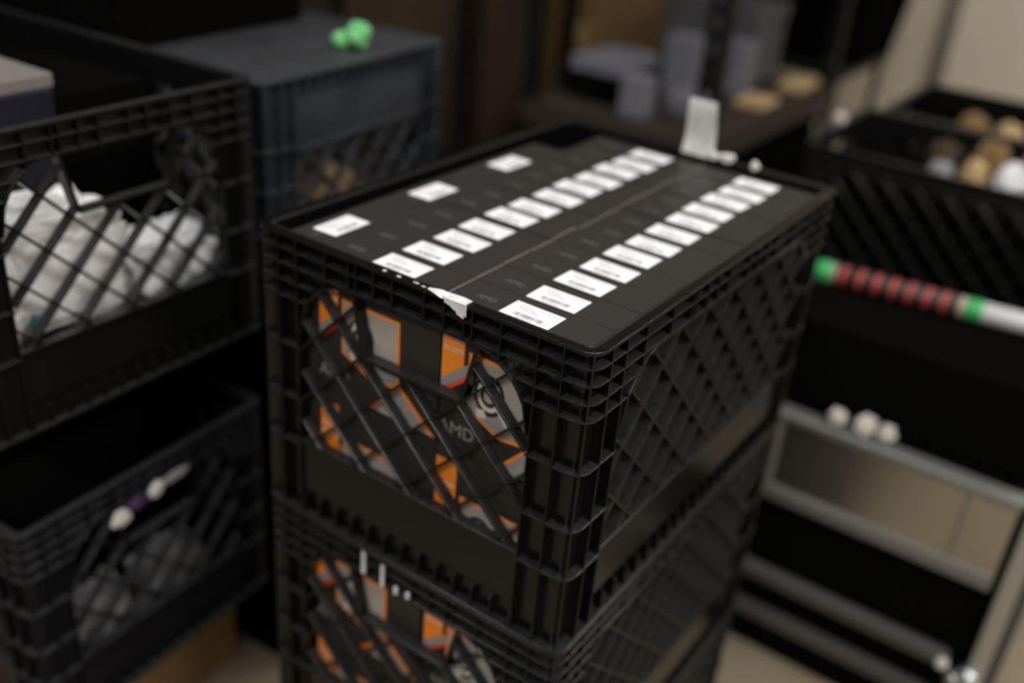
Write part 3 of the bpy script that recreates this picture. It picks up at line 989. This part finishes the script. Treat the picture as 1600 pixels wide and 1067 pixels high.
for (x, y, sx, sy) in ((0, 0, 1, 1), (SX1 - SX0, 0, -1, 1), (0, SY1 - SY0, 1, -1), (SX1 - SX0, SY1 - SY0, -1, -1)):
    h_ = 2.2
    obj('upright', post(MB(), sx=sx, sy=sy, h=h_).mesh('upright', M['steel']), r, (x, y, 0))
for nm, z in (('shelf', zs), ('lower_shelf', 0.12), ('unseen_shade_shelf', ZT + 0.42)):  # the upper one is unseen, added to shade the load below
    b = MB(); b.box(0.001, SX1 - SX0 - 0.001, 0.001, SY1 - SY0 - 0.001, z - 0.012, z)
    b.box(0.004, SX1 - SX0 - 0.004, -0.003, 0.003, z - 0.045, z + 0.002); b.box(-0.003, 0.003, 0.004, SY1 - SY0 - 0.004, z - 0.045, z + 0.002)
    obj(nm, b.mesh(nm, M['shelf' if nm == 'shelf' else 'steel']), r)
zsh = zs + 0.0028
for (nm, lab, cat, x0, x1, y0, y1, h, mt) in (
        ('equipment_box', 'low black box at the back of the rack shelf with pale papers on it', 'box', 1.42, 1.60, 0.78, 0.90, 0.060, 'card_bk'),
        ('paper_stack', 'narrow pale stack of paper at the near end of the rack shelf', 'papers', 1.37, 1.42, 0.68, 0.74, 0.085, 'lilac'),
        ('carton', 'upright pale blue-grey box left of the rack post', 'box', 1.64, 1.71, 0.70, 0.78, 0.13, 'lilac'),
        ('carton', 'low pale box in front of the upright pale box on the rack', 'box', 1.49, 1.57, 0.62, 0.69, 0.035, 'lilac'),
        ('carton', 'pale blue-grey box right of the rack post', 'box', 1.75, 1.80, 0.62, 0.68, 0.12, 'lilac'),
        ('cardboard_piece', 'tan piece of cardboard at the front edge of the rack shelf', 'cardboard', 1.66, 1.76, 0.53, 0.60, 0.014, 'tan'),
        ('cardboard_piece', 'tan piece of cardboard at the far end of the rack shelf front', 'cardboard', 1.90, 2.02, 0.53, 0.59, 0.016, 'tan')):
    box_thing(nm, lab, cat, x0, x1, y0, y1, zsh, zsh + h, mt)

box_thing('paper_stack', 'pale grey folded papers on top of the low black box on the rack', 'papers', 1.42, 1.605, 0.78, 0.90, zsh + 0.0602, zsh + 0.090, 'lilac')
cardboard('cardboard_box', 'black carton on the lower shelf of the loaded rack', 1.36, 2.01, 0.52, 0.92, 0.1208, 0.52, 'card_bk', tape='card_bk')

r = thing('equipment_box', 'dark grey lidded box at the far end of the rack shelf', 'box', (1.93, 0.77, zsh))
b = MB(); b.box(-0.088, 0.088, -0.128, 0.128, 0, 0.15); bevel(obj('box_body', b.mesh('box_body', M['dkgrey']), r), 0.004)
b = MB(); b.box(-0.092, 0.092, -0.132, 0.132, 0.15, 0.19); bevel(obj('lid', b.mesh('lid', M['dkgrey']), r), 0.004)

# black flared tote on a thin legged table right of the rack
zt2 = ZT - 0.215
r = thing('side_table', 'thin legged black table beyond the rack carrying a flared black tote', 'table', (2.28, 0.72, 0.0005))
b = MB(); b.box(-0.20, 0.20, -0.23, 0.21, zt2 - 0.02, zt2 - 0.001); obj('tabletop', b.mesh('tabletop', M['steel']), r)
for sx in (-1, 1):
    for sy in (-1, 1):
        b = MB(); b.lathe([(0.011, 0), (0.011, zt2 - 0.02)], 'z', 12); obj('leg', b.mesh('leg', M['steel'], True), r, (sx * 0.185, sy * 0.20 - 0.01, 0))
tote('flared black tote on the thin legged table beside the cream wall', 2.12, 2.52, 0.44, 0.94, zt2, zt2 + 0.42, flare=0.05)

# second rack and cartons at the back left
r = thing('shelving_rack', 'slotted black steel rack in front of brown cartons behind the blue crate', 'rack', (1.50, 1.24, 0.0005))
for (x, y, sx, sy) in ((0, 0, 1, 1), (0.5, 0, -1, 1), (0, 0.9, 1, -1), (0.5, 0.9, -1, -1)):
    obj('upright', post(MB(), w=0.05, sx=sx, sy=sy).mesh('upright', M['steel']), r, (x, y, 0))
for z in (0.32, ZT + 0.42):  # upper board is unseen, added to shade the cartons behind
    b = MB(); b.box(0.001, 0.499, 0.001, 0.899, z - 0.02, z); obj('shelf', b.mesh('shelf', M['steel']), r)
cardboard('cardboard_box', 'large brown carton on the floor right of the slotted rack', 2.05, 2.45, 1.02, 1.50, 0.0005, 0.62, 'card')
cardboard('cardboard_box', 'large brown carton stacked on the carton right of the slotted rack', 2.08, 2.48, 1.02, 1.48, 0.6206, 1.3, 'card')
cardboard('cardboard_box', 'brown carton on the shelf of the slotted rack', 1.56, 1.95, 1.32, 1.72, 0.3206, 0.95, 'card_dk')
cardboard('cardboard_box', 'tall brown carton behind the loaded rack shelf', 2.55, 2.95, 0.98, 1.50, 0.0005, 1.2, 'card')
